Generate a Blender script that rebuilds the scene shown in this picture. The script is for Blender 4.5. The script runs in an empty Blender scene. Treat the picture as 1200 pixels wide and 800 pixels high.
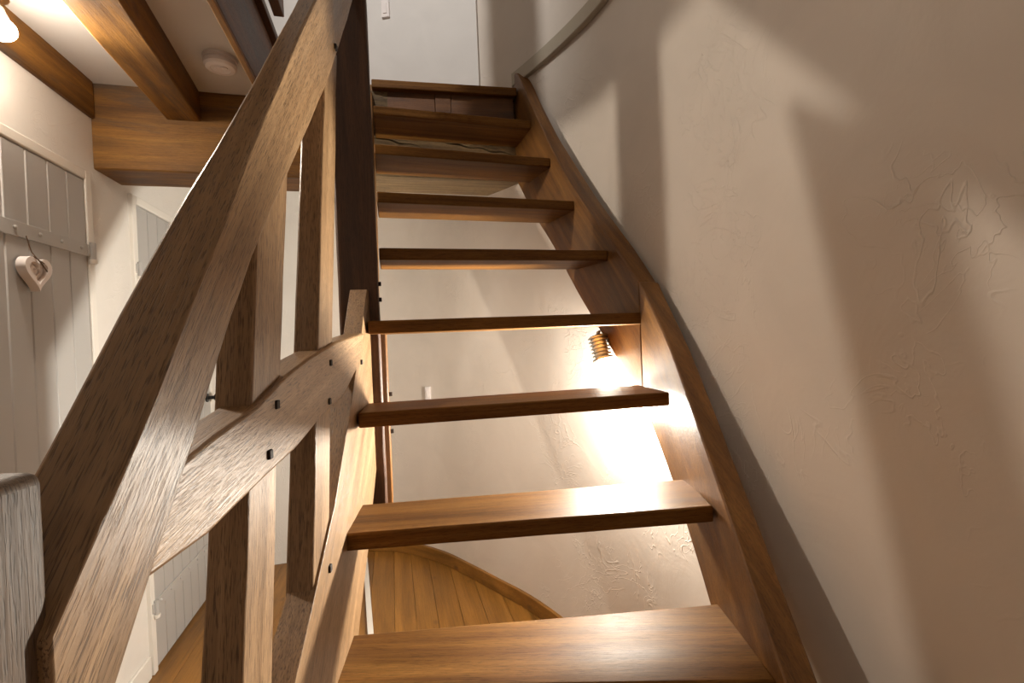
import bpy, bmesh, math, random
from mathutils import Vector, Matrix, noise
random.seed(7)
SC = bpy.context.scene
COL = SC.collection
# ---------------------------------------------------------------- frames
# World = the house: x across the hall (left wall at -1.03), y along it, z up, lower floor at z 0.
# The lower flight of the stair is turned from the house by HA; W() takes its (x, y, z) to the world.
HA = math.radians(14.4)
CS, SN = math.cos(HA), math.sin(HA)
def W(x, y, z=0.0):
    return Vector((x * CS + y * SN, -x * SN + y * CS, z))
EYE = 1.35
# ---------------------------------------------------------------- camera
th, de = math.radians(2.35), math.radians(-.52)
Fh = W(0, 1); Rh = W(1, 0); Zv = Vector((0, 0, 1))
F = Fh * math.cos(de) + Zv * math.sin(de)
U0 = Zv * math.cos(de) - Fh * math.sin(de)
Rc = Rh * math.cos(th) - U0 * math.sin(th)
Uc = Rh * math.sin(th) + U0 * math.cos(th)
cd = bpy.data.cameras.new('camera'); cam = bpy.data.objects.new('camera', cd); COL.objects.link(cam)
cd.sensor_width = 36; cd.lens = 16.5; cd.clip_start = .02
m = Matrix((Rc, Uc, -F)).transposed().to_4x4(); m.translation = (0, 0, EYE); cam.matrix_world = m
SC.camera = cam
# ---------------------------------------------------------------- world, exposure
w = bpy.data.worlds.new('world'); SC.world = w; w.use_nodes = True
w.node_tree.nodes['Background'].inputs[0].default_value = (1, .9, .8, 1)
w.node_tree.nodes['Background'].inputs[1].default_value = .02
SC.view_settings.view_transform = 'Standard'; SC.view_settings.look = 'None'
SC.view_settings.gamma = 1; SC.view_settings.use_curve_mapping = False
SC.view_settings.exposure = 0.13
def lamp(name, loc, power, col, radius=.03, typ='POINT', to=None, angle=150, blend=.5):
    l = bpy.data.lights.new(name, typ); l.energy = power; l.color = col; l.shadow_soft_size = radius
    if typ == 'SPOT': l.spot_size = math.radians(angle); l.spot_blend = blend
    o = bpy.data.objects.new(name, l); COL.objects.link(o); o.location = loc
    if to is not None: o.rotation_euler = (Vector(to) - Vector(loc)).to_track_quat('-Z', 'Y').to_euler()
    return o
WARM = (1, .94, .82); WARM2 = (1, .88, .73)
SPOT_AT = W(-1.298, 1.23, 2.211)           # bulb of the ceiling spotlight
WALL_LAMP = W(.335, 1.55, 1.115)          # bulb of the lamp under the stair
lamp('ceiling_spot_light', SPOT_AT + Vector((.035, -.03, -.002)), 32, WARM2, .025, 'SPOT', to=SPOT_AT + Vector((.66, -.5, -.5)), angle=165, blend=.5)
lamp('ceiling_bulb_light', SPOT_AT + Vector((.035, -.02, -.005)), 5, WARM2, .03)
lamp('stair_lamp_light', WALL_LAMP, 82, WARM, .03, 'SPOT', to=WALL_LAMP + W(-.9, -.25, .12), angle=172, blend=.6)
lamp('stair_bulb_light', WALL_LAMP, 30, WARM, .03)
lamp('landing_lamp_light', (-.62, .9, 3.75), 70, (1, .97, .93), .04, 'SPOT', to=(.15, 2.6, 3.1), angle=80, blend=.8)
lamp('landing_fill_light', (-.62, .9, 3.75), 13, (1, .88, .74), .05)  # unseen warm fill added to lift the shaded right wall
lamp('hall_fill_light', (-.55, -.6, 2.15), 1.5, WARM2, .06)  # weak unseen fill added behind the camera, no fixture modelled

# ================================================================= materials
def nn(t, typ, **kw):
    n = t.nodes.new(typ)
    for k, v in kw.items():
        if k in n.inputs: n.inputs[k].default_value = v
        else: setattr(n, k, v)
    return n
def base_mat(name, rough=.5, spec=.5, metal=0, col=(.5, .5, .5)):
    m = bpy.data.materials.new(name); m.use_nodes = True; t = m.node_tree
    b = t.nodes['Principled BSDF']
    b.inputs['Base Color'].default_value = (*col, 1)
    b.inputs['Roughness'].default_value = rough; b.inputs['Metallic'].default_value = metal
    b.inputs['Specular IOR Level'].default_value = spec
    return m, t, b
def ramp(t, stops):
    r = t.nodes.new('ShaderNodeValToRGB'); e = r.color_ramp.elements
    while len(e) < len(stops): e.new(.5)
    for el, (p, c) in zip(e, stops): el.position = p; el.color = (*c, 1) if len(c) == 3 else c
    return r
def wood(name, dark, mid, light, rough=.4, pores=.55, blotch=.5, bump=.25, ring=9, knots=0, greys=0, coat=0, spec=.5):
    """Sawn wood; the 'grain' attribute carries (along, across, through) in metres."""
    m, t, b = base_mat(name, rough, spec); L = t.links.new
    at = nn(t, 'ShaderNodeAttribute', attribute_name='grain')
    oi = nn(t, 'ShaderNodeObjectInfo')
    off = nn(t, 'ShaderNodeVectorMath', operation='SCALE'); off.inputs[0].default_value = (7.3, 3.1, 5.7)
    L(oi.outputs['Random'], off.inputs['Scale'])
    add = nn(t, 'ShaderNodeVectorMath', operation='ADD'); L(at.outputs['Vector'], add.inputs[0]); L(off.outputs[0], add.inputs[1])
    def mp(s):
        q = nn(t, 'ShaderNodeMapping'); q.inputs['Scale'].default_value = s; L(add.outputs[0], q.inputs[0]); return q
    def nz(s, det=4, r=.55, dist=0):
        q = mp(s); n = nn(t, 'ShaderNodeTexNoise'); n.inputs['Scale'].default_value = 1; n.inputs['Detail'].default_value = det
        n.inputs['Roughness'].default_value = r; n.inputs['Distortion'].default_value = dist; L(q.outputs[0], n.inputs[0]); return n
    big = nz((1.6, 9, 9), 3, .5, .6)
    fig = nz((1.3, ring * 4, ring * 4), 4, .6, .8)      # figure: bands along the grain
    por = nz((48, 800, 800), 2, .5)                     # pores: short dark dashes
    fib = nz((5, 260, 260), 3, .6)
    r1 = ramp(t, [(.30, dark), (.52, mid), (.74, light)]); L(fig.outputs[0], r1.inputs[0])
    mx = nn(t, 'ShaderNodeMix', data_type='RGBA', blend_type='MULTIPLY'); mx.inputs[0].default_value = blotch
    r2 = ramp(t, [(.3, (.42, .38, .34)), (.62, (1.15, 1.12, 1.08))]); L(big.outputs[0], r2.inputs[0])
    L(r1.outputs[0], mx.inputs[6]); L(r2.outputs[0], mx.inputs[7])
    mf = nn(t, 'ShaderNodeMix', data_type='RGBA', blend_type='MULTIPLY'); mf.inputs[0].default_value = .45
    r4 = ramp(t, [(.35, (.62, .6, .58)), (.6, (1.1, 1.1, 1.1))]); L(fib.outputs[0], r4.inputs[0])
    L(mx.outputs[2], mf.inputs[6]); L(r4.outputs[0], mf.inputs[7])
    mp_ = nn(t, 'ShaderNodeMix', data_type='RGBA', blend_type='MULTIPLY'); mp_.inputs[0].default_value = pores
    r3 = ramp(t, [(.36, (.30, .26, .22)), (.47, (1, 1, 1))]); L(por.outputs[0], r3.inputs[0])
    L(mf.outputs[2], mp_.inputs[6]); L(r3.outputs[0], mp_.inputs[7])
    out = mp_.outputs[2]
    if greys:                                           # weathered grey patches
        g = nz((2.2, 12, 12), 5, .65, 1.2); rg = ramp(t, [(.52, (0, 0, 0)), (.68, (greys,) * 3)]); L(g.outputs[0], rg.inputs[0])
        mg = nn(t, 'ShaderNodeMix', data_type='RGBA'); L(rg.outputs[0], mg.inputs[0]); L(out, mg.inputs[6])
        mg.inputs[7].default_value = (.055, .045, .04, 1); out = mg.outputs[2]
    if knots:
        q = mp((5, 8, 8)); v = nn(t, 'ShaderNodeTexVoronoi'); v.inputs['Scale'].default_value = 1; L(q.outputs[0], v.inputs['Vector'])
        rk = ramp(t, [(.06, (1, 1, 1)), (.16, (0, 0, 0))]); L(v.outputs['Distance'], rk.inputs[0])
        mk = nn(t, 'ShaderNodeMix', data_type='RGBA'); sc = nn(t, 'ShaderNodeMath', operation='MULTIPLY'); sc.inputs[1].default_value = knots
        L(rk.outputs[0], sc.inputs[0]); L(sc.outputs[0], mk.inputs[0]); L(out, mk.inputs[6]); mk.inputs[7].default_value = (.06, .025, .012, 1); out = mk.outputs[2]
    L(out, b.inputs['Base Color'])
    rr = nn(t, 'ShaderNodeMapRange'); rr.inputs[3].default_value = rough - .07; rr.inputs[4].default_value = rough + .12
    L(big.outputs[0], rr.inputs[0]); L(rr.outputs[0], b.inputs['Roughness'])
    b.inputs['Coat Weight'].default_value = coat; b.inputs['Coat Roughness'].default_value = .22
    ad = nn(t, 'ShaderNodeMath', operation='MULTIPLY_ADD'); ad.inputs[1].default_value = .6
    L(r3.outputs[0], ad.inputs[0]); L(fib.outputs[0], ad.inputs[2])
    bp = nn(t, 'ShaderNodeBump'); bp.inputs['Strength'].default_value = bump; bp.inputs['Distance'].default_value = .0012
    L(ad.outputs[0], bp.inputs['Height']); L(bp.outputs[0], b.inputs['Normal'])
    return m
def plaster(name, col, relief=1.0, rough=.55, spec=.35):
    m, t, b = base_mat(name, rough, spec, col=col); L = t.links.new
    tc = nn(t, 'ShaderNodeTexCoord')
    def nz(s, det, r, dist=0):
        n = nn(t, 'ShaderNodeTexNoise'); n.inputs['Scale'].default_value = s; n.inputs['Detail'].default_value = det
        n.inputs['Roughness'].default_value = r; n.inputs['Distortion'].default_value = dist; L(tc.outputs['Object'], n.inputs[0]); return n
    a = nz(5, 4, .5, .8); f = nz(70, 3, .6); c = nz(3.2, 3, .5, 2.6); g = nz(5.5, 2, .5, 3.4); tk = nz(2.4, 2, .5, .5)
    def ridge(src, w_, g_):     # thin trowel ridges along level lines of a distorted noise
        s1 = nn(t, 'ShaderNodeMath', operation='SUBTRACT'); s1.inputs[1].default_value = .5; L(src.outputs[0], s1.inputs[0])
        ab = nn(t, 'ShaderNodeMath', operation='ABSOLUTE'); L(s1.outputs[0], ab.inputs[0])
        r = ramp(t, [(0, (1, 1, 1)), (w_, (0, 0, 0))]); L(ab.outputs[0], r.inputs[0])
        mk = ramp(t, [(g_, (0, 0, 0)), (g_ + .06, (1, 1, 1))]); L(tk.outputs[0], mk.inputs[0])
        mu = nn(t, 'ShaderNodeMath', operation='MULTIPLY'); L(r.outputs[0], mu.inputs[0]); L(mk.outputs[0], mu.inputs[1]); return mu
    r1, r2 = ridge(c, .012, .48), ridge(g, .02, .52)
    def madd(x, k, y=None):
        q = nn(t, 'ShaderNodeMath', operation='MULTIPLY_ADD'); q.inputs[1].default_value = k; L(x, q.inputs[0])
        if y is not None: L(y, q.inputs[2])
        else: q.inputs[2].default_value = 0
        return q.outputs[0]
    h = madd(a.outputs[0], .7); h = madd(f.outputs[0], .06, h); h = madd(r1.outputs[0], .24, h); h = madd(r2.outputs[0], .18, h)
    bp = nn(t, 'ShaderNodeBump'); bp.inputs['Strength'].default_value = .55 * relief; bp.inputs['Distance'].default_value = .009
    L(h, bp.inputs['Height']); L(bp.outputs[0], b.inputs['Normal'])
    r = ramp(t, [(.3, tuple(x * .94 for x in col)), (.7, col)]); L(a.outputs[0], r.inputs[0]); L(r.outputs[0], b.inputs['Base Color'])
    return m
M = {}
M['tread'] = wood('oak_tread', (.10, .038, .009), (.17, .075, .016), (.245, .117, .028), rough=.48, pores=.5, blotch=.5, bump=.2, ring=7, coat=0, spec=.14)
M['oak'] = wood('oak_balustrade', (.21, .118, .052), (.31, .185, .09), (.41, .26, .135), rough=.40, pores=.8, blotch=.3, bump=.42, ring=6, coat=.1)
M['oak_dark'] = wood('oak_post', (.045, .019, .009), (.085, .037, .017), (.13, .06, .027), rough=.5, pores=.6, blotch=.6, bump=.4, ring=6, knots=.6)
M['stringer'] = wood('oak_stringer', (.13, .052, .012), (.21, .094, .022), (.30, .145, .036), rough=.45, pores=.5, blotch=.6, bump=.4, ring=5, knots=.35)
M['beam'] = wood('old_pine_beam', (.14, .06, .010), (.26, .12, .018), (.37, .18, .03), rough=.55, pores=.35, blotch=.6, bump=.5, ring=4, knots=.4, greys=.6)
M['dark_beam'] = wood('stained_beam', (.10, .04, .014), (.17, .07, .022), (.24, .10, .03), rough=.5, pores=.35, blotch=.6, bump=.5, ring=4, greys=.6)
M['old_beam'] = wood('weathered_beam', (.12, .075, .035), (.22, .15, .075), (.33, .235, .125), rough=.75, pores=.6, blotch=.7, bump=.9, ring=6, greys=.5)
M['newel'] = wood('oak_newel', (.075, .045, .025), (.13, .08, .045), (.19, .12, .07), rough=.5, pores=.7, blotch=.4, bump=.3, ring=6)
M['floor'] = wood('pine_floor', (.20, .088, .014), (.285, .13, .022), (.37, .175, .036), rough=.38, pores=.25, blotch=.45, bump=.25, ring=4, knots=.7)
M['plaster'] = plaster('wall_plaster', (.71, .645, .58))
M['plaster_l'] = plaster('hall_plaster', (.72, .69, .65), .6, .6)
M['ceil'] = plaster('ceiling_paint', (.70, .68, .66), .12, .7)
M['white'] = base_mat('white_paint', .45, .5, 0, (.74, .71, .66))[0]
M['cream'] = base_mat('cream_paint', .5, .5, 0, (.42, .37, .29))[0]
M['grey'] = base_mat('grey_door_paint', .42, .5, 0, (.41, .40, .39))[0]
M['plastic'] = base_mat('white_plastic', .4, .5, 0, (.80, .75, .74))[0]
M['heart'] = base_mat('white_painted_wood', .7, .3, 0, (.82, .76, .74))[0]
M['cord'] = base_mat('brown_cord', .9, .2, 0, (.16, .11, .08))[0]
M['iron'] = base_mat('black_iron', .4, .5, .3, (.012, .011, .011))[0]
M['peg'] = wood('dark_peg', (.012, .006, .004), (.02, .010, .006), (.035, .018, .01), rough=.7, bump=.2)
M['steel'] = base_mat('nickel', .28, .5, 1, (.62, .60, .57))[0]
M['socket'] = base_mat('lamp_socket_grey', .45, .5, .2, (.42, .42, .36))[0]
def glow(name, col, s):
    m, t, b = base_mat(name, .3); b.inputs['Emission Color'].default_value = (*col, 1); b.inputs['Emission Strength'].default_value = s; return m
M['bulb'] = glow('lit_bulb', (1, .9, .74), 30)

# ================================================================= builders
def link(name, me, parent=None):
    o = bpy.data.objects.new(name, me); COL.objects.link(o); o.parent = parent; return o
def tag(o, label=None, cat=None, group=None, kind=None):
    if label: o['label'] = label
    if cat: o['category'] = cat
    if group: o['group'] = group
    if kind: o['kind'] = kind
    return o
def empty(name, loc, label=None, cat=None, group=None):
    o = bpy.data.objects.new(name, None); COL.objects.link(o); o.location = loc; o.empty_display_size = .05
    return tag(o, label, cat, group)
def finish(name, bm, mat, parent=None, grain=None, bevel=0, seg=2, smooth=True, rough=0, kind=None):
    """bm in world coordinates; grain = (along, across) world vectors."""
    bmesh.ops.recalc_face_normals(bm, faces=bm.faces[:])
    if rough:                                           # hand-worked unevenness
        bm.verts.ensure_lookup_table()
        for v in bm.verts:
            n = noise.noise_vector(v.co * 9) * rough + noise.noise_vector(v.co * 33) * rough * .35
            v.co += n
    origin = Vector((0, 0, 0)); q_ = parent
    while q_ is not None: origin += q_.location; q_ = q_.parent
    me = bpy.data.meshes.new(name)
    if grain:
        a = Vector(grain[0]).normalized(); c = Vector(grain[1]); c = (c - a * c.dot(a)).normalized(); d = a.cross(c)
        vals = []
        for v in bm.verts: vals += [v.co.dot(a), v.co.dot(c), v.co.dot(d)]
    for v in bm.verts: v.co -= origin
    bm.to_mesh(me)
    if grain:
        at = me.attributes.new('grain', 'FLOAT_VECTOR', 'POINT'); at.data.foreach_set('vector', vals)
    if smooth:
        for p in me.polygons: p.use_smooth = True
        me.set_sharp_from_angle(angle=math.radians(32))
    me.materials.append(M[mat] if isinstance(mat, str) else mat)
    bm.free()
    o = link(name, me, parent)
    if bevel:
        b = o.modifiers.new('bevel', 'BEVEL'); b.width = bevel; b.segments = seg; b.limit_method = 'ANGLE'; b.angle_limit = math.radians(32)
        b.harden_normals = False
    if kind: o['kind'] = kind
    return o
def box_bm(p0, p1, bm=None):
    bm = bm or bmesh.new()
    x0, y0, z0 = p0; x1, y1, z1 = p1
    v = [bm.verts.new((x, y, z)) for x in (x0, x1) for y in (y0, y1) for z in (z0, z1)]
    for f in ((0, 1, 3, 2), (4, 6, 7, 5), (0, 4, 5, 1), (2, 3, 7, 6), (0, 2, 6, 4), (1, 5, 7, 3)): bm.faces.new([v[i] for i in f])
    return bm
def hull_bm(bottom, top, bm=None):
    """Prism between two equal loops of points."""
    bm = bm or bmesh.new(); n = len(bottom)
    a = [bm.verts.new(p) for p in bottom]; b = [bm.verts.new(p) for p in top]
    bm.faces.new(a); bm.faces.new(b[::-1])
    for i in range(n): bm.faces.new((a[i], b[i], b[(i + 1) % n], a[(i + 1) % n]))
    return bm
def cut(bm, size):
    """Split long edges so that surfaces can be worked uneven."""
    for _ in range(6):
        es = [e for e in bm.edges if e.calc_length() > size]
        if not es: break
        bmesh.ops.subdivide_edges(bm, edges=es, cuts=1, use_grid_fill=True)
    return bm
def slice_bm(bm, co0, co1, step):
    """Loop cuts across a shape every `step` from co0 to co1."""
    d = Vector(co1) - Vector(co0); L_ = d.length; d.normalize(); k = step
    while k < L_:
        bmesh.ops.bisect_plane(bm, geom=bm.verts[:] + bm.edges[:] + bm.faces[:], plane_co=Vector(co0) + d * k, plane_no=d)
        k += step
    return bm
def lathe_bm(prof, center, axis, seg=28, bm=None):
    bm = bm or bmesh.new(); ax = Vector(axis).normalized()
    q = Vector((0, 0, 1)).rotation_difference(ax); c = Vector(center); rings = []
    for r, h in prof:
        if r < 1e-6: rings.append([bm.verts.new(c + q @ Vector((0, 0, h)))])
        else: rings.append([bm.verts.new(c + q @ Vector((r * math.cos(2 * math.pi * i / seg), r * math.sin(2 * math.pi * i / seg), h))) for i in range(seg)])
    for a, b in zip(rings, rings[1:]):
        for i in range(seg):
            j = (i + 1) % seg
            if len(a) == 1 and len(b) == 1: continue
            if len(a) == 1: bm.faces.new((a[0], b[i], b[j]))
            elif len(b) == 1: bm.faces.new((a[i], b[0], a[j]))
            else: bm.faces.new((a[i], b[i], b[j], a[j]))
    return bm
def tube_bm(pts, r, seg=8, bm=None):
    bm = bm or bmesh.new(); rings = []; pts = [Vector(p) for p in pts]
    for k, p in enumerate(pts):
        t = (pts[min(k + 1, len(pts) - 1)] - pts[max(k - 1, 0)]).normalized()
        a = t.orthogonal().normalized() if k == 0 else (a - t * a.dot(t)).normalized()
        b = t.cross(a)
        rings.append([bm.verts.new(p + (a * math.cos(2 * math.pi * i / seg) + b * math.sin(2 * math.pi * i / seg)) * r) for i in range(seg)])
    for x, y in zip(rings, rings[1:]):
        for i in range(seg): bm.faces.new((x[i], x[(i + 1) % seg], y[(i + 1) % seg], y[i]))
    bm.faces.new(rings[0][::-1]); bm.faces.new(rings[-1]); return bm
def catmull(pts, n):
    out = []
    for i in range(len(pts) - 1):
        p0 = pts[max(i - 1, 0)]; p1 = pts[i]; p2 = pts[i + 1]; p3 = pts[min(i + 2, len(pts) - 1)]
        for k in range(n):
            t = k / n
            out.append(tuple(.5 * (2 * b + (c - a) * t + (2 * a - 5 * b + 4 * c - d) * t * t + (3 * b - a - 3 * c + d) * t ** 3) for a, b, c, d in zip(p0, p1, p2, p3)))
    out.append(tuple(pts[-1])); return out

# ================================================================= setting
X, Y, Zz = Vector((1, 0, 0)), Vector((0, 1, 0)), Vector((0, 0, 1))
LX = -1.03                       # left wall
FY = 3.19                        # far wall
TOP = 4.8
path = [W(x, y)[:2] for x, y in ((-.94, 3.05), (-.70, 2.98), (-.465, 2.83), (-.28, 2.65), (-.12, 2.48), (.02, 2.33), (.14, 2.17), (.29, 1.93),
        (.40, 1.70), (.49, 1.4), (.55, 1.1), (.60, .8), (.64, .5), (.665, .1), (.67, -.4), (.67, -1.0), (.66, -1.75))]
path = [(-.45, 3.19)] + [tuple(p) for p in path]
def wall_strip(name, pts, z0, z1, dz, mat, thick, amp, side=1):
    """Wall along a plan path with slightly uneven plaster; thickness goes outward."""
    bm = bmesh.new(); cols = []
    nrm = []
    for i, p in enumerate(pts):
        a = Vector(pts[max(i - 1, 0)]); b = Vector(pts[min(i + 1, len(pts) - 1)]); d = (b - a).normalized(); nrm.append(Vector((d.y, -d.x)) * side)
    nz = max(1, int(round((z1 - z0) / dz)))
    inner = []; outer = []
    for p, n in zip(pts, nrm):
        ci = []
        for k in range(nz + 1):
            z = z0 + (z1 - z0) * k / nz
            h = noise.noise(Vector((p[0] * 1.7, p[1] * 1.7, z * 1.3))) * amp + noise.noise(Vector((p[0] * 6, p[1] * 6, z * 5))) * amp * .25
            ci.append(bm.verts.new((p[0] - n.x * h, p[1] - n.y * h, z)))
        inner.append(ci)
        outer.append((bm.verts.new((p[0] - n.x * thick, p[1] - n.y * thick, z0)), bm.verts.new((p[0] - n.x * thick, p[1] - n.y * thick, z1))))
    for i in range(len(pts) - 1):
        for k in range(nz): bm.faces.new((inner[i][k], inner[i + 1][k], inner[i + 1][k + 1], inner[i][k + 1]))
        bm.faces.new((outer[i][0], outer[i][1], outer[i + 1][1], outer[i + 1][0]))
        bm.faces.new((outer[i][1], inner[i][-1], inner[i + 1][-1], outer[i + 1][1]))
        bm.faces.new((outer[i][0], outer[i + 1][0], inner[i + 1][0], inner[i][0]))
    bm.faces.new([outer[0][0]] + inner[0] + [outer[0][1]])
    bm.faces.new([outer[-1][1]] + inner[-1][::-1] + [outer[-1][0]])
    return finish(name, bm, mat, kind='structure')
dense = catmull(path, 8)
wall_strip('wall_right', dense, 0, TOP, .05, 'plaster', .12, .007, side=1)
lp = [(LX, -1.75 + .1 * i) for i in range(50)] + [(LX, FY)]
wall_strip('wall_left', lp, 0, TOP, .1, 'plaster_l', .12, .004, side=1)
finish('wall_far', box_bm((LX - .12, FY, 0), (-.44, FY + .12, TOP)), 'plaster_l', kind='structure')
finish('wall_near', box_bm((LX - .12, -1.87, 0), (.45, -1.74, TOP)), 'plaster_l', kind='structure')
# floor: a slab with planks along y
fl = finish('floor', box_bm((LX - .1, -1.8, -.12), (1.0, FY + .1, -.022)), 'dark_beam', grain=(Y, X), kind='structure')
u = LX; k = 0
while u < .86:
    wd = random.uniform(.098, .125); ys = [-1.74, FY] if k % 3 else [-1.74, random.uniform(.3, 1.2), FY]
    for a, b in zip(ys, ys[1:]):
        finish('plank', box_bm((u + .0005, a, -.022), (min(u + wd, .9) - .0005, b - .002, 0 + random.uniform(-.0008, .0008))), 'floor', fl, grain=(Y, X), bevel=.0008, seg=1)
    u += wd; k += 1
# ceilings
def slab_poly(extra):
    return extra
outer_p = [p for p in dense if p[1] > 2.12]
stair_p = [(x + .04, y + .03) for x, y in outer_p][::-1]
hall = [(LX - .02, -1.76), (-.405, -1.76), (-.405, 2.18), (stair_p[0][0], 2.18)] + stair_p[1:] + [(-.5, FY + .02), (LX - .02, FY + .02)]
finish('ceiling', hull_bm([(x, y, 2.344) for x, y in hall], [(x, y, 2.47) for x, y in hall]), 'ceil', kind='structure')
finish('floor_landing', hull_bm([(x, y, 2.47) for x, y in hall], [(x, y, 2.50) for x, y in hall]), 'floor', grain=(X, Y), kind='structure')
finish('ceiling_upper', box_bm((LX - .1, -1.85, TOP), (1.0, FY + .1, TOP + .1)), 'ceil', kind='structure')
# wall standing on the landing, meeting the curved wall
finish('wall_landing', hull_bm([(LX, 3.08, 2.5), (.497, 2.405, 2.5), (.53, 2.47, 2.5), (LX, 3.18, 2.5)], [(LX, 3.08, TOP), (.497, 2.405, TOP), (.53, 2.47, TOP), (LX, 3.18, TOP)]), 'ceil', kind='structure')
# skirting on the curved wall: lower floor and landing level
def along(name, pts, z0, z1, out, mat, bev=.004):
    bm = bmesh.new(); rings = []
    for i, p in enumerate(pts):
        a = Vector(pts[max(i - 1, 0)]); b = Vector(pts[min(i + 1, len(pts) - 1)]); d = (b - a).normalized(); n = Vector((d.y, -d.x))
        q = Vector(p) - n * .004; r_ = Vector(p) + n * out
        rings.append([bm.verts.new((*q, z0)), bm.verts.new((*r_, z0)), bm.verts.new((*r_, z1)), bm.verts.new((*q, z1))])
    for a, b in zip(rings, rings[1:]):
        for i in range(4): bm.faces.new((a[i], a[(i + 1) % 4], b[(i + 1) % 4], b[i]))
    bm.faces.new(rings[0]); bm.faces.new(rings[-1][::-1])
    return finish(name, bm, mat, grain=(Vector((.7, -.7, 0)), Zz), bevel=bev, kind='structure')
low = [p for p in dense if p[1] > .2]
along('baseboard_right', low, 0, .075, .014, 'floor', .003)
land = [p for p in dense if -1.6 < p[1] < 2.2]
along('trim_1', land, 2.55, 2.612, .022, 'cream')
finish('trim_3', box_bm((LX, 2.10, 0), (LX + .012, 2.26, .09)), 'white', kind='structure', bevel=.003)

# ================================================================= doors on the left wall
def door(name, y0, y1, ztop, fr, edges, strap_z, hinge_y, away):
    root = bpy.data.objects.new(name, None); COL.objects.link(root); root.location = (LX, (y0 + y1) / 2, 0); root['kind'] = 'structure'
    bm = bmesh.new()
    for a, b in ((y0 - fr, y0), (y1, y1 + fr)): box_bm((LX - .005, a, 0), (LX + .016, b, ztop + fr), bm)
    box_bm((LX - .005, y0, ztop), (LX + .016, y1, ztop + fr), bm)
    finish('door_frame', bm, 'white', root, bevel=.004)
    for a, b in zip(edges, edges[1:]):
        finish('plank', box_bm((LX - .004, a + .0006, .012), (LX + .012, b - .0006, ztop - .003)), 'grey', root, bevel=.0035, seg=1)
    for z in strap_z:
        s = -away; e = hinge_y + s * (y1 - y0 - .10) * 1.0
        bm = box_bm((LX + .012, min(hinge_y, e), z - .022), (LX + .017, max(hinge_y, e), z + .022))
        st = finish('strap_hinge', bm, 'grey', root, bevel=.0015)
        finish('hinge_knuckle', lathe_bm([(0, -.03), (.010, -.03), (.010, .028), (0, .028)], (LX + .022, hinge_y + away * .018, z), Zz, 16), 'grey', st)
        finish('hinge_pin', lathe_bm([(0, -.046), (.012, -.046), (.014, -.038), (.014, -.031), (0, -.031)], (LX + .022, hinge_y + away * .018, z), Zz, 16), 'white', st)
        finish('hinge_plate', box_bm((LX + .014, min(hinge_y, hinge_y + away * .04), z - .02), (LX + .020, max(hinge_y, hinge_y + away * .04), z + .02)), 'grey', st, bevel=.001)
        t = hinge_y + s * .035
        while (t - e) * s < -.02:
            finish('stud', lathe_bm([(.0065, 0), (.006, .003), (.0035, .0055), (0, .0065)], (LX + .017, t, z + .002), X, 14), 'grey', st)
            t += s * .098
    return root
d1 = door('door_1', 1.16, 1.965, 1.965, .034, [1.16, 1.238, 1.328, 1.418, 1.508, 1.598, 1.688, 1.779, 1.869, 1.962], (1.715, .254), 1.957, 1)
d2 = door('door_2', 2.305, 3.035, 1.975, .034, [2.308, 2.40, 2.49, 2.58, 2.67, 2.76, 2.85, 2.94, 3.032], (1.70, .274), 2.315, -1)
bm = lathe_bm([(.024, 0), (.024, .006), (.010, .008), (.010, .035), (.022, .045), (.026, .058), (.018, .070), (0, .073)], (LX + .012, 2.985, 1.08), X, 20)
finish('door_knob', bm, 'iron', d2)
bm = bmesh.new(); box_bm((LX + .012, 2.30, .255), (LX + .03, 2.345, .30), bm)
# heart hanging on door 1
HC = Vector((LX + .030, 1.675, 1.598))
hr = empty('heart_ornament', HC, 'white painted wooden heart hanging by a cord from the grey door hinge', 'ornament')
def heart_pts(s, n=44):
    out = []
    for i in range(n):
        t = 2 * math.pi * i / n; out.append((16 * math.sin(t) ** 3 * s, (13 * math.cos(t) - 5 * math.cos(2 * t) - 2 * math.cos(3 * t) - math.cos(4 * t)) * s))
    return out
def heart_ring(s1, s2, x0, x1):
    bm = bmesh.new(); n = 44; L_ = []
    for s, x in ((s1, x0), (s1, x1), (s2, x1), (s2, x0)):
        L_.append([bm.verts.new((HC.x + x, HC.y + a, HC.z + b)) for a, b in heart_pts(s, n)])
    for a, b in zip(L_, L_[1:] + L_[:1]):
        for i in range(n): bm.faces.new((a[i], a[(i + 1) % n], b[(i + 1) % n], b[i]))
    return bm
finish('heart_frame', heart_ring(.0034, .0023, -.012, .012), 'heart', hr, bevel=.002)
bm = hull_bm([(HC.x - .012, HC.y + a, HC.z + b) for a, b in heart_pts(.0024)], [(HC.x - .002, HC.y + a, HC.z + b) for a, b in heart_pts(.0024)])
finish('heart_panel', bm, 'heart', hr)
finish('inner_heart', heart_ring(.0014, .0009, -.003, .004), 'heart', hr, bevel=.001)
bm = tube_bm([(LX + .022, 1.662, 1.70), (LX + .026, 1.664, 1.675), (LX + .028, 1.670, 1.655), (HC.x + .01, 1.675, 1.632), (HC.x + .014, 1.678, 1.625)], .0016)
tube_bm([(HC.x + .012, 1.655, 1.640), (HC.x + .015, 1.673, 1.629), (HC.x + .013, 1.705, 1.602)], .0018, bm=bm)
tube_bm([(HC.x + .013, 1.670, 1.632), (HC.x + .014, 1.692, 1.625)], .0015, bm=bm)
finish('cord', bm, 'cord', hr)

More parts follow.
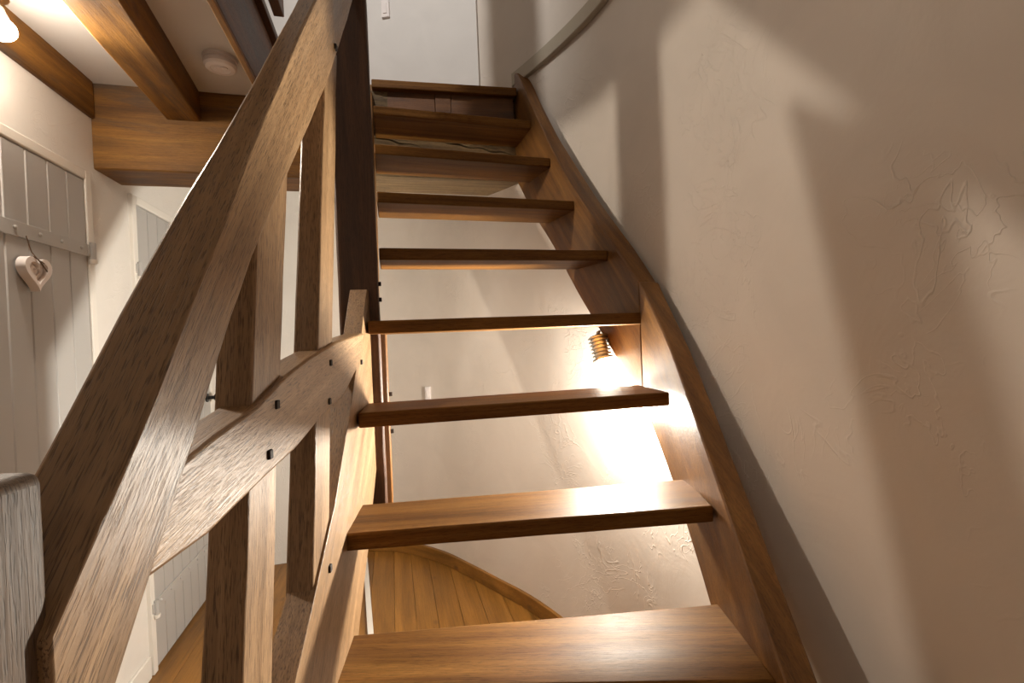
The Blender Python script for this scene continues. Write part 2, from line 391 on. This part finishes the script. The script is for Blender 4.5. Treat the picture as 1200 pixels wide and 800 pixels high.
# ================================================================= beams
def beam(name, p0, p1, mat, label, grain, rough=.002, bev=.006):
    bm = box_bm(p0, p1); a = Vector(grain); c0 = Vector(p0); 
    slice_bm(bm, c0, c0 + a * abs((Vector(p1) - c0).dot(a)), .09)
    g2 = X if abs(a.x) < .5 else Y
    o = finish(name, bm, mat, grain=(a, Zz if abs(a.z) < .5 else X), bevel=bev, rough=rough)
    return tag(o, label, 'beam')
beam('header_beam', (LX - .01, 2.049, 2.03), (-.150, 2.24, 2.35), 'beam', 'wide orange-brown timber header beam crossing the hall above the far doorway', X)
bm = hull_bm([(-.70, -1.74, 2.228), (-.56, -1.74, 2.228), (-.56, .7, 2.228), (-.677, 2.055, 2.228), (-.79, 2.055, 2.228), (-.724, .7, 2.228)],
             [(-.70, -1.74, 2.36), (-.56, -1.74, 2.36), (-.56, .7, 2.36), (-.677, 2.055, 2.36), (-.79, 2.055, 2.36), (-.724, .7, 2.36)])
slice_bm(bm, (-.7, -1.74, 2.3), (-.7, 2.05, 2.3), .12)
tag(finish('ceiling_joist', bm, 'beam', grain=(Y, X), bevel=.005, rough=.002), 'heavy brown joist under the white hall ceiling, between spotlight and smoke alarm', 'beam')
beam('wall_plate', (LX - .006, -1.74, 2.213), (LX + .014, 2.046, 2.35), 'beam', 'flat timber plate along the top of the left wall, behind the spotlight', Y)
o = finish('fascia_board', slice_bm(box_bm((-.409, -1.74, 2.228), (-.391, 2.047, 2.50)), (-.4, -1.74, 2.3), (-.4, 2.04, 2.3), .15), 'dark_beam', grain=(Y, Zz), bevel=.002, rough=.0015)
finish('lit_edge_batten', box_bm((-.4085, -1.74, 2.216), (-.3915, 2.047, 2.2275)), 'beam', o, grain=(Y, X), bevel=.002)  # added batten; its lighter wood paints in the fascia's lamplit underside
tag(o, 'dark fascia board edging the stairwell opening, beside the smoke alarm', 'board')
o = finish('nosing_board', box_bm((-.412, -1.74, 2.502), (-.368, 2.047, 2.53)), 'dark_beam', grain=(Y, X), bevel=.003)
tag(o, 'red-brown edge board of the upper floor, capping the dark fascia', 'board')
o = finish('lower_guard_rail', box_bm((-.41, -1.74, 2.70), (-.37, 2.10, 2.80)), 'dark_beam', grain=(Y, Zz), bevel=.004)
tag(o, 'red-brown guard rail above the stairwell edge board', 'rail')
# cracked trimmer under the landing
bm = bmesh.new(); n = 46; x0, x1 = -.12, .66; rows = []
def crack(x):
    if x < .215: zc = 2.264 - .028 * max(0, (x + .03) / .18); w_ = .0045 * max(0, min(1, (.17 - x) / .08))
    else: zc = 2.264 - .040 * (x - .25) / .34; w_ = .005 * max(0, min(1, (x - .23) / .10)) * (1 if x < .60 else .2)
    w_ *= 1 + .35 * math.sin(x * 41)
    w_ = max(w_, .0003)
    return zc + .004 * math.sin(x * 60), max(w_, .0006)
for i in range(n + 1):
    x = x0 + (x1 - x0) * i / n; zc, w_ = crack(x); y = 2.172 + .0015 * math.sin(x * 23)
    rows.append([bm.verts.new(p) for p in ((x, y, 2.092), (x, y, zc - w_), (x, y + .03, zc), (x, y, zc + w_), (x, y, 2.468), (x, 2.40, 2.468), (x, 2.40, 2.092))])
for a, b in zip(rows, rows[1:]):
    for i in range(7): bm.faces.new((a[i], b[i], b[(i + 1) % 7], a[(i + 1) % 7]))
bm.faces.new(rows[0][::-1]); bm.faces.new(rows[-1])
o = finish('trimmer_beam', bm, 'old_beam', grain=(X, Zz), smooth=False)
tag(o, 'old weathered grey-brown beam with a long dark crack, seen between the top treads', 'beam')

# ================================================================= staircase
ST = empty('staircase', W(0, 1.4, 0), 'steep open-riser oak staircase with nine visible treads between balustrade and curved wall', 'staircase')
treads = {   # z of the top, front left, front right, back right, back left  (lower-flight frame)
 2: (2.29, (-.511, 1.865), (.121, 2.053), (.062, 2.25), (-.566, 2.085)),
 3: (2.07, (-.470, 1.703), (.186, 1.911), (.128, 2.105), (-.522, 1.91)),
 4: (1.85, (-.427, 1.555), (.254, 1.758), (.198, 1.955), (-.478, 1.755)),
 5: (1.63, (-.381, 1.386), (.335, 1.585), (.286, 1.775), (-.430, 1.575)),
 6: (1.41, (-.385, 1.262), (.400, 1.435), (.375, 1.62), (-.425, 1.44)),
 7: (1.188, (-.366, 1.092), (.411, 1.240), (.385, 1.44), (-.400, 1.265)),
 8: (.961, (-.362, .957), (.427, 1.028), (.443, 1.225), (-.395, 1.13)),
 9: (.736, (-.355, .837), (.435, .809), (.442, 1.045), (-.375, .985)),
}
for k, (z, fl_, fr_, br, bl) in treads.items():
    q = [W(*p) for p in (fl_, fr_, br, bl)]
    TH = .036
    bm = hull_bm([(p.x, p.y, z - TH) for p in q], [(p.x, p.y, z) for p in q])
    along_ = (q[1] - q[0]).normalized()
    slice_bm(bm, (q[0].x, q[0].y, z), (q[1].x, q[1].y, z), .10)
    o = finish('tread', bm, 'tread', ST, grain=(along_, Zz.cross(along_)), bevel=.0045, seg=3, rough=.0006)
# landing nosing with its riser board
a, b = W(-.571, 2.072), W(.070, 2.195); dd = (b - a).normalized(); nn_ = Zz.cross(dd)
bm = hull_bm([p + Zz * 2.472 for p in (a, b, b + nn_ * .12, a + nn_ * .12)], [p + Zz * 2.51 for p in (a, b, b + nn_ * .12, a + nn_ * .12)])
finish('landing_nosing', bm, 'tread', ST, grain=(dd, nn_), bevel=.005, seg=3)
a2, b2 = a + nn_ * .028, b + nn_ * .028
for t0, t1, ext in ((0, .42, 0), (.423, .53, .004), (.533, .98, .001)):
    p, q = a2.lerp(b2, t0) - nn_ * ext, a2.lerp(b2, t1) - nn_ * ext
    bm = hull_bm([v + Zz * 2.285 for v in (p, q, q + nn_ * .016, p + nn_ * .016)], [v + Zz * 2.472 for v in (p, q, q + nn_ * .016, p + nn_ * .016)])
    finish('riser_board', bm, 'dark_beam', ST, grain=(dd, Zz), bevel=.002)
# stringer on the wall side: top and bottom edge follow the nosings; inner face turns with the stair
sp = [  # x, y, top z, bottom z, thickness
 (.048, 2.285, 2.575, 2.12, .045), (.072, 2.21, 2.585, 2.04, .05), (.121, 2.053, 2.373, 1.875, .055), (.186, 1.911, 2.125, 1.707, .07), (.254, 1.758, 1.896, 1.504, .085),
 (.335, 1.585, 1.676, 1.294, .082), (.394, 1.435, 1.505, 1.125, .066), (.425, 1.27, 1.305, .925, .056), (.434, 1.03, 1.025, .66, .056), (.434, .81, .785, .42, .056),
 (.432, .55, .50, .14, .055), (.430, .30, .22, .0, .055), (.428, .12, .02, .0, .05)]
def stringer(name, pts, mat, rough=.0012):
    d = catmull(pts, 5); bm = bmesh.new(); rings = []
    for i, (x, y, zt, zb, w_) in enumerate(d):
        a = Vector(d[max(i - 1, 0)][:2]); b = Vector(d[min(i + 1, len(d) - 1)][:2]); t = (b - a).normalized(); n = Vector((t.y, -t.x))
        if n.x < 0: n = -n
        ring = []
        for (ox, z) in ((0, zb), (0, zb * .66 + zt * .34), (0, zb * .33 + zt * .67), (0, zt), (w_ * .5, zt), (w_, zt - .004), (w_, zb)):
            q = W(x + n.x * ox, y + n.y * ox, max(z, .001)); ring.append(bm.verts.new(q))
        rings.append(ring)
    for a, b in zip(rings, rings[1:]):
        for i in range(7): bm.faces.new((a[i], a[(i + 1) % 7], b[(i + 1) % 7], b[i]))
    bm.faces.new(rings[0]); bm.faces.new(rings[-1][::-1])
    g = W(-.3, .6, .85)
    return finish(name, bm, mat, ST, grain=(g, Zz), bevel=.004, seg=2, rough=rough)
UP = stringer('wall_stringer', sp[:7], 'stringer')
LO = stringer('wall_stringer', sp[6:], 'stringer')
# filler strip between upper stringer and plaster
bm = bmesh.new()
# outer stringer of the upper flight, behind the post
pts = [(-.075, 1.565), (-.034, 1.565), (-.034, 2.165), (-.075, 2.165)]
bm = hull_bm([(-.078, 1.47, 1.10), (-.036, 1.47, 1.10), (-.036, 2.165, 1.93), (-.078, 2.165, 1.93)], [(-.078, 1.47, 1.62), (-.036, 1.47, 1.62), (-.036, 2.165, 2.46), (-.078, 2.165, 2.46)])
finish('outer_stringer', bm, 'stringer', ST, grain=(Vector((0, .6, .75)), Zz), bevel=.004)
bm = box_bm((-.075, 1.45, .86), (-.014, 1.56, 1.385))
finish('stringer_foot', bm, 'stringer', ST, grain=(Zz, X), bevel=.004, rough=.0015)
# tall post
bm = box_bm((-.138, 1.385, .80), (-.030, 1.51, TOP))
slice_bm(bm, (-.1, 1.5, .8), (-.1, 1.5, TOP), .08)
PO = finish('tall_post', bm, 'oak_dark', ST, grain=(Zz, X), bevel=.006, rough=.0015)
def peg(p, d, parent, r=.007, L_=.010):
    a = Vector(d).normalized(); b = Zz.cross(a).normalized(); c = a.cross(b); p = Vector(p)
    bot = [p + (b * i + c * j) * r - a * .004 for i, j in ((-1, -1), (1, -1), (1, 1), (-1, 1))]
    top = [v + a * (L_ + .004) + b * random.uniform(-.001, .001) for v in bot]
    return finish('peg', hull_bm(bot, top), 'peg', parent, grain=(a, Zz), bevel=.0015)
for y, z in ((1.43, 1.522), (1.43, 1.476)): peg((-.030, y, z), X, PO, .006, .008)
for z in (1.19, 1.075): peg((-.014, 1.50, z), X, PO, .006, .010)

# ================================================================= balustrade
BA = empty('balustrade', W(-.28, .5, .8), 'pegged oak balustrade with broad sloping handrail, low rail and two thick balusters', 'balustrade')
NB = Vector((1, .12, 0)).normalized()
def B(s, z, t=0.0):
    """Point of the balustrade plane at distance s, height z, offset t towards the treads."""
    return W(-.24 - .12 * s + NB.x * t, s + NB.y * t, z)
def plate(name, poly, t_right, thick, mat, grain, parent=BA, bev=.004, rough=.0012, step=.05, thick_fn=None):
    r_ = [B(s, z, t_right) for s, z in poly]
    l_ = [B(s, z, t_right - (thick_fn(s) if thick_fn else thick)) for s, z in poly]
    bm = hull_bm(r_, l_)
    s0 = min(p[0] for p in poly); s1 = max(p[0] for p in poly)
    if grain[1] > 1.5 * grain[0]:
        z0 = min(p[1] for p in poly); z1 = max(p[1] for p in poly); slice_bm(bm, B(s0, z0), B(s0, z1), step)
    else: slice_bm(bm, B(s0, 1), B(s1, 1), step)
    bmesh.ops.triangulate(bm, faces=[f for f in bm.faces if len(f.verts) > 4])
    g = B(grain[0], grain[1]) - B(0, 0)
    return finish(name, bm, mat, parent, grain=(g, Zz if abs(g.normalized().z) < .9 else (B(1, 0) - B(0, 0))), bevel=bev, seg=2, rough=rough)
# handrail
top = [(.255, 1.195), (.331, 1.288), (.402, 1.380), (.477, 1.480), (.596, 1.642), (.71, 1.79), (.843, 1.955), (1.05, 2.21), (1.40, 2.66)]
bot = [(1.40, 2.46), (1.123, 2.107), (.981, 1.930), (.909, 1.850), (.749, 1.676), (.541, 1.456), (.484, 1.382), (.430, 1.308), (.390, 1.252), (.363, 1.213), (.331, 1.172), (.303, 1.136), (.255, 1.072)]
def hth(s): return .055 if s < .45 else max(.032, .055 - (s - .45) * .12)
HR = plate('handrail', top + bot, .010, .055, 'oak', (.65, .79), thick_fn=hth, bev=.005, rough=.0016)
# low rail
mt = [(.335, 1.246), (.415, 1.258), (.457, 1.266), (.552, 1.281), (.652, 1.310), (.756, 1.329), (.937, 1.356), (1.218, 1.377)]
mb = [(1.19, 1.33), (1.117, 1.290), (.966, 1.242), (.796, 1.224), (.679, 1.202), (.547, 1.190), (.434, 1.178), (.335, 1.180)]
MR = plate('low_rail', mt + mb, .003, .046, 'oak', (1, .17), rough=.0014)
# balusters: right face slightly behind the rails
A1 = [(.44, .55), (.503, .989), (.539, 1.185), (.557, 1.286), (.588, 1.454), (.605, 1.545), (.655, 1.61), (.737, 1.683), (.706, 1.549), (.652, 1.310), (.628, 1.197), (.581, .932), (.52, .55)]
plate('baluster', A1, -.005, .043, 'oak', (.19, 1), rough=.0012)
B1 = [(.70, .86), (.737, .898), (.806, 1.224), (.833, 1.334), (.954, 1.84), (.975, 1.95), (1.085, 2.05), (1.093, 2.027), (.939, 1.364), (.932, 1.246), (.80, 1.02), (.757, .93)]
plate('baluster', [(.735, .885), (.806, 1.224), (.833, 1.334), (.954, 1.84), (.965, 1.93), (1.09, 2.02), (.939, 1.364), (.905, 1.246), (.83, .90)], -.005, .043, 'oak', (.2, 1), rough=.0012)
# outer stringer of the lower flight with its upturned end
S1 = [(.30, .50), (.45, .68), (.623, .880), (.740, .950), (.876, 1.046), (1.013, 1.175), (1.127, 1.294), (1.208, 1.381), (1.300, 1.498), (1.325, 1.498), (1.35, 1.385), (1.35, 1.25), (1.344, 1.109), (1.328, .991), (1.255, .919), (1.174, .840), (1.023, .710), (.70, .39), (.30, .02)]
OS = plate('outer_stringer', S1, .0, .045, 'oak', (.76, .65), rough=.0012)
# newel at the foot
bm = hull_bm([B(.17, 0, .004), B(.266, 0, .004), B(.266, 0, -.085), B(.17, 0, -.085)], [B(.17, 1.286, .004), B(.266, 1.286, .004), B(.266, 1.290, -.085), B(.17, 1.290, -.085)])
slice_bm(bm, B(.2, 0), B(.2, 1.28), .06)
finish('newel_post', bm, 'newel', BA, grain=(Zz, B(1, 0) - B(0, 0)), bevel=.007, seg=3, rough=.0012)
for s, z in ((.611, 1.275), (.582, 1.217), (.881, 1.316), (.863, 1.246)): peg(B(s, z, .003), B(0, 0, 1) - B(0, 0, 0), MR, .0058, .003)
for s, z in ((1.18, 1.303), (.827, .955)): peg(B(s, z, .0), B(0, 0, 1) - B(0, 0, 0), OS, .0062, .004)
for s, z in ((1.004, 1.982),): peg(B(s, z, .010), B(0, 0, 1) - B(0, 0, 0), HR, .006, .004)

# ================================================================= small things
# ceiling spotlight
sp_ = empty('ceiling_spotlight', (SPOT_AT.x, SPOT_AT.y, 2.344), 'lit white spotlight bulb in a grey socket below the hall ceiling', 'lamp')
ax = Vector((.40, -.40, -.72)).normalized()
S0 = SPOT_AT
finish('socket', lathe_bm([(0, -.115), (.012, -.115), (.018, -.108), (.019, -.085), (.023, -.083), (.023, -.070), (.020, -.068), (.020, -.058), (.024, -.056), (.024, -.035), (.021, -.033), (0, -.033)], S0, ax, 24), 'socket', sp_)
finish('bulb', lathe_bm([(.013, -.033), (.018, -.02), (.027, -.004), (.031, .006), (.031, .012), (.024, .017), (.012, .019), (0, .0195)], S0, ax, 28), 'bulb', sp_)
bm = tube_bm([S0 - ax * .112, S0 - ax * .135 + Zz * .01, (SPOT_AT.x - .06, SPOT_AT.y + .06, 2.31), (SPOT_AT.x - .06, SPOT_AT.y + .06, 2.345)], .006)
finish('stem', bm, 'steel', sp_)
finish('ceiling_rose', lathe_bm([(0, 0), (.04, 0), (.04, .008), (.03, .016), (0, .018)][::-1], (SPOT_AT.x - .06, SPOT_AT.y + .06, 2.329), Zz, 24), 'steel', sp_)
# smoke alarm
SA = Vector((-.526, 1.80, 2.344))
sm = empty('smoke_alarm', SA, 'round white smoke alarm on the ceiling beside the stairwell', 'alarm')
finish('base', lathe_bm([(0, 0), (.052, 0), (.052, -.012), (0, -.012)], SA, Zz, 36), 'plastic', sm, bevel=.001)
finish('cover', lathe_bm([(.048, -.012), (.0485, -.014), (.046, -.016), (.050, -.018), (.050, -.030), (.044, -.037), (.030, -.040), (.028, -.038), (.018, -.038), (.016, -.041), (0, -.041)], SA, Zz, 36), 'plastic', sm)
finish('test_button', lathe_bm([(.010, -.040), (.010, -.044), (.006, -.0455), (0, -.0455)], SA + Vector((.016, -.012, 0)), Zz, 16), 'plastic', sm)
# lamp under the stair
wl = empty('stair_wall_lamp', W(.30, 1.71, 1.36), 'bright metal lamp clamped under the treads beside the curved wall', 'lamp')
c0 = W(.302, 1.60, 1.295)
axl = (WALL_LAMP - c0).normalized()
prof = [(0, -.05), (.026, -.05)]
for i in range(6): h = -.045 + i * .0125; prof += [(.034, h), (.034, h + .005), (.026, h + .006), (.026, h + .012)]
prof += [(.036, .030), (.038, .037), (.030, .040), (0, .040)]
finish('finned_housing', lathe_bm(prof, c0, axl, 24), 'steel', wl, smooth=True)
finish('bulb', lathe_bm([(.022, .038), (.026, .07), (.036, .10), (.038, .115), (.030, .125), (0, .128)], c0, axl, 24), 'bulb', wl)
finish('arm', tube_bm([c0 - axl * .04, c0 - axl * .06 + W(.01, .02, 0), W(.34, 1.70, 1.365), W(.375, 1.765, 1.36)], .008), 'steel', wl)
# light switches
sw = empty('light_switch', (.0, 0, 0), 'small white light switch on the curved wall below the stair', 'switch')
def on_wall(x_px_y):
    return x_px_y
def switch(root, p, n, wd, ht):
    n = Vector(n).normalized(); t = Zz.cross(n); p = Vector(p)
    def bx(a, h, d0, d1):
        c = [p + t * i * a + Zz * j * h for i, j in ((-1, -1), (1, -1), (1, 1), (-1, 1))]
        return hull_bm([q + n * d0 for q in c], [q + n * d1 for q in c])
    root.location = p
    finish('switch_plate', bx(wd, ht, -.006, .010), 'plastic', root, bevel=.002)
    finish('rocker', bx(wd * .45, ht * .6, .009, .014), 'plastic', root, bevel=.001)
o = finish('floor_strip', hull_bm([W(-.985, 2.92, z_) for z_ in (.001,)] + [W(-.957, 2.92, .001), W(-.64, 2.00, .001), W(-.668, 2.00, .001)], [W(-.985, 2.92, .014), W(-.957, 2.92, .014), W(-.64, 2.00, .014), W(-.668, 2.00, .014)]), 'white', bevel=.002)
tag(o, 'narrow pale strip lying on the plank floor below the stair', 'trim')
# position found on the curved wall
def wall_at(yw, side=dense):
    return min(side, key=lambda p: abs(p[1] - yw))
pw = wall_at(2.90); switch(sw, (pw[0] - .006, pw[1] - .006, 1.03), (-.62, -.78, 0), .018, .04)
sw2 = empty('light_switch', (0, 0, 0), 'small white switch box high on the landing wall above the stair', 'switch')
switch(sw2, (.045, 2.60, 3.13), (-.404, -.915, 0), .022, .045)
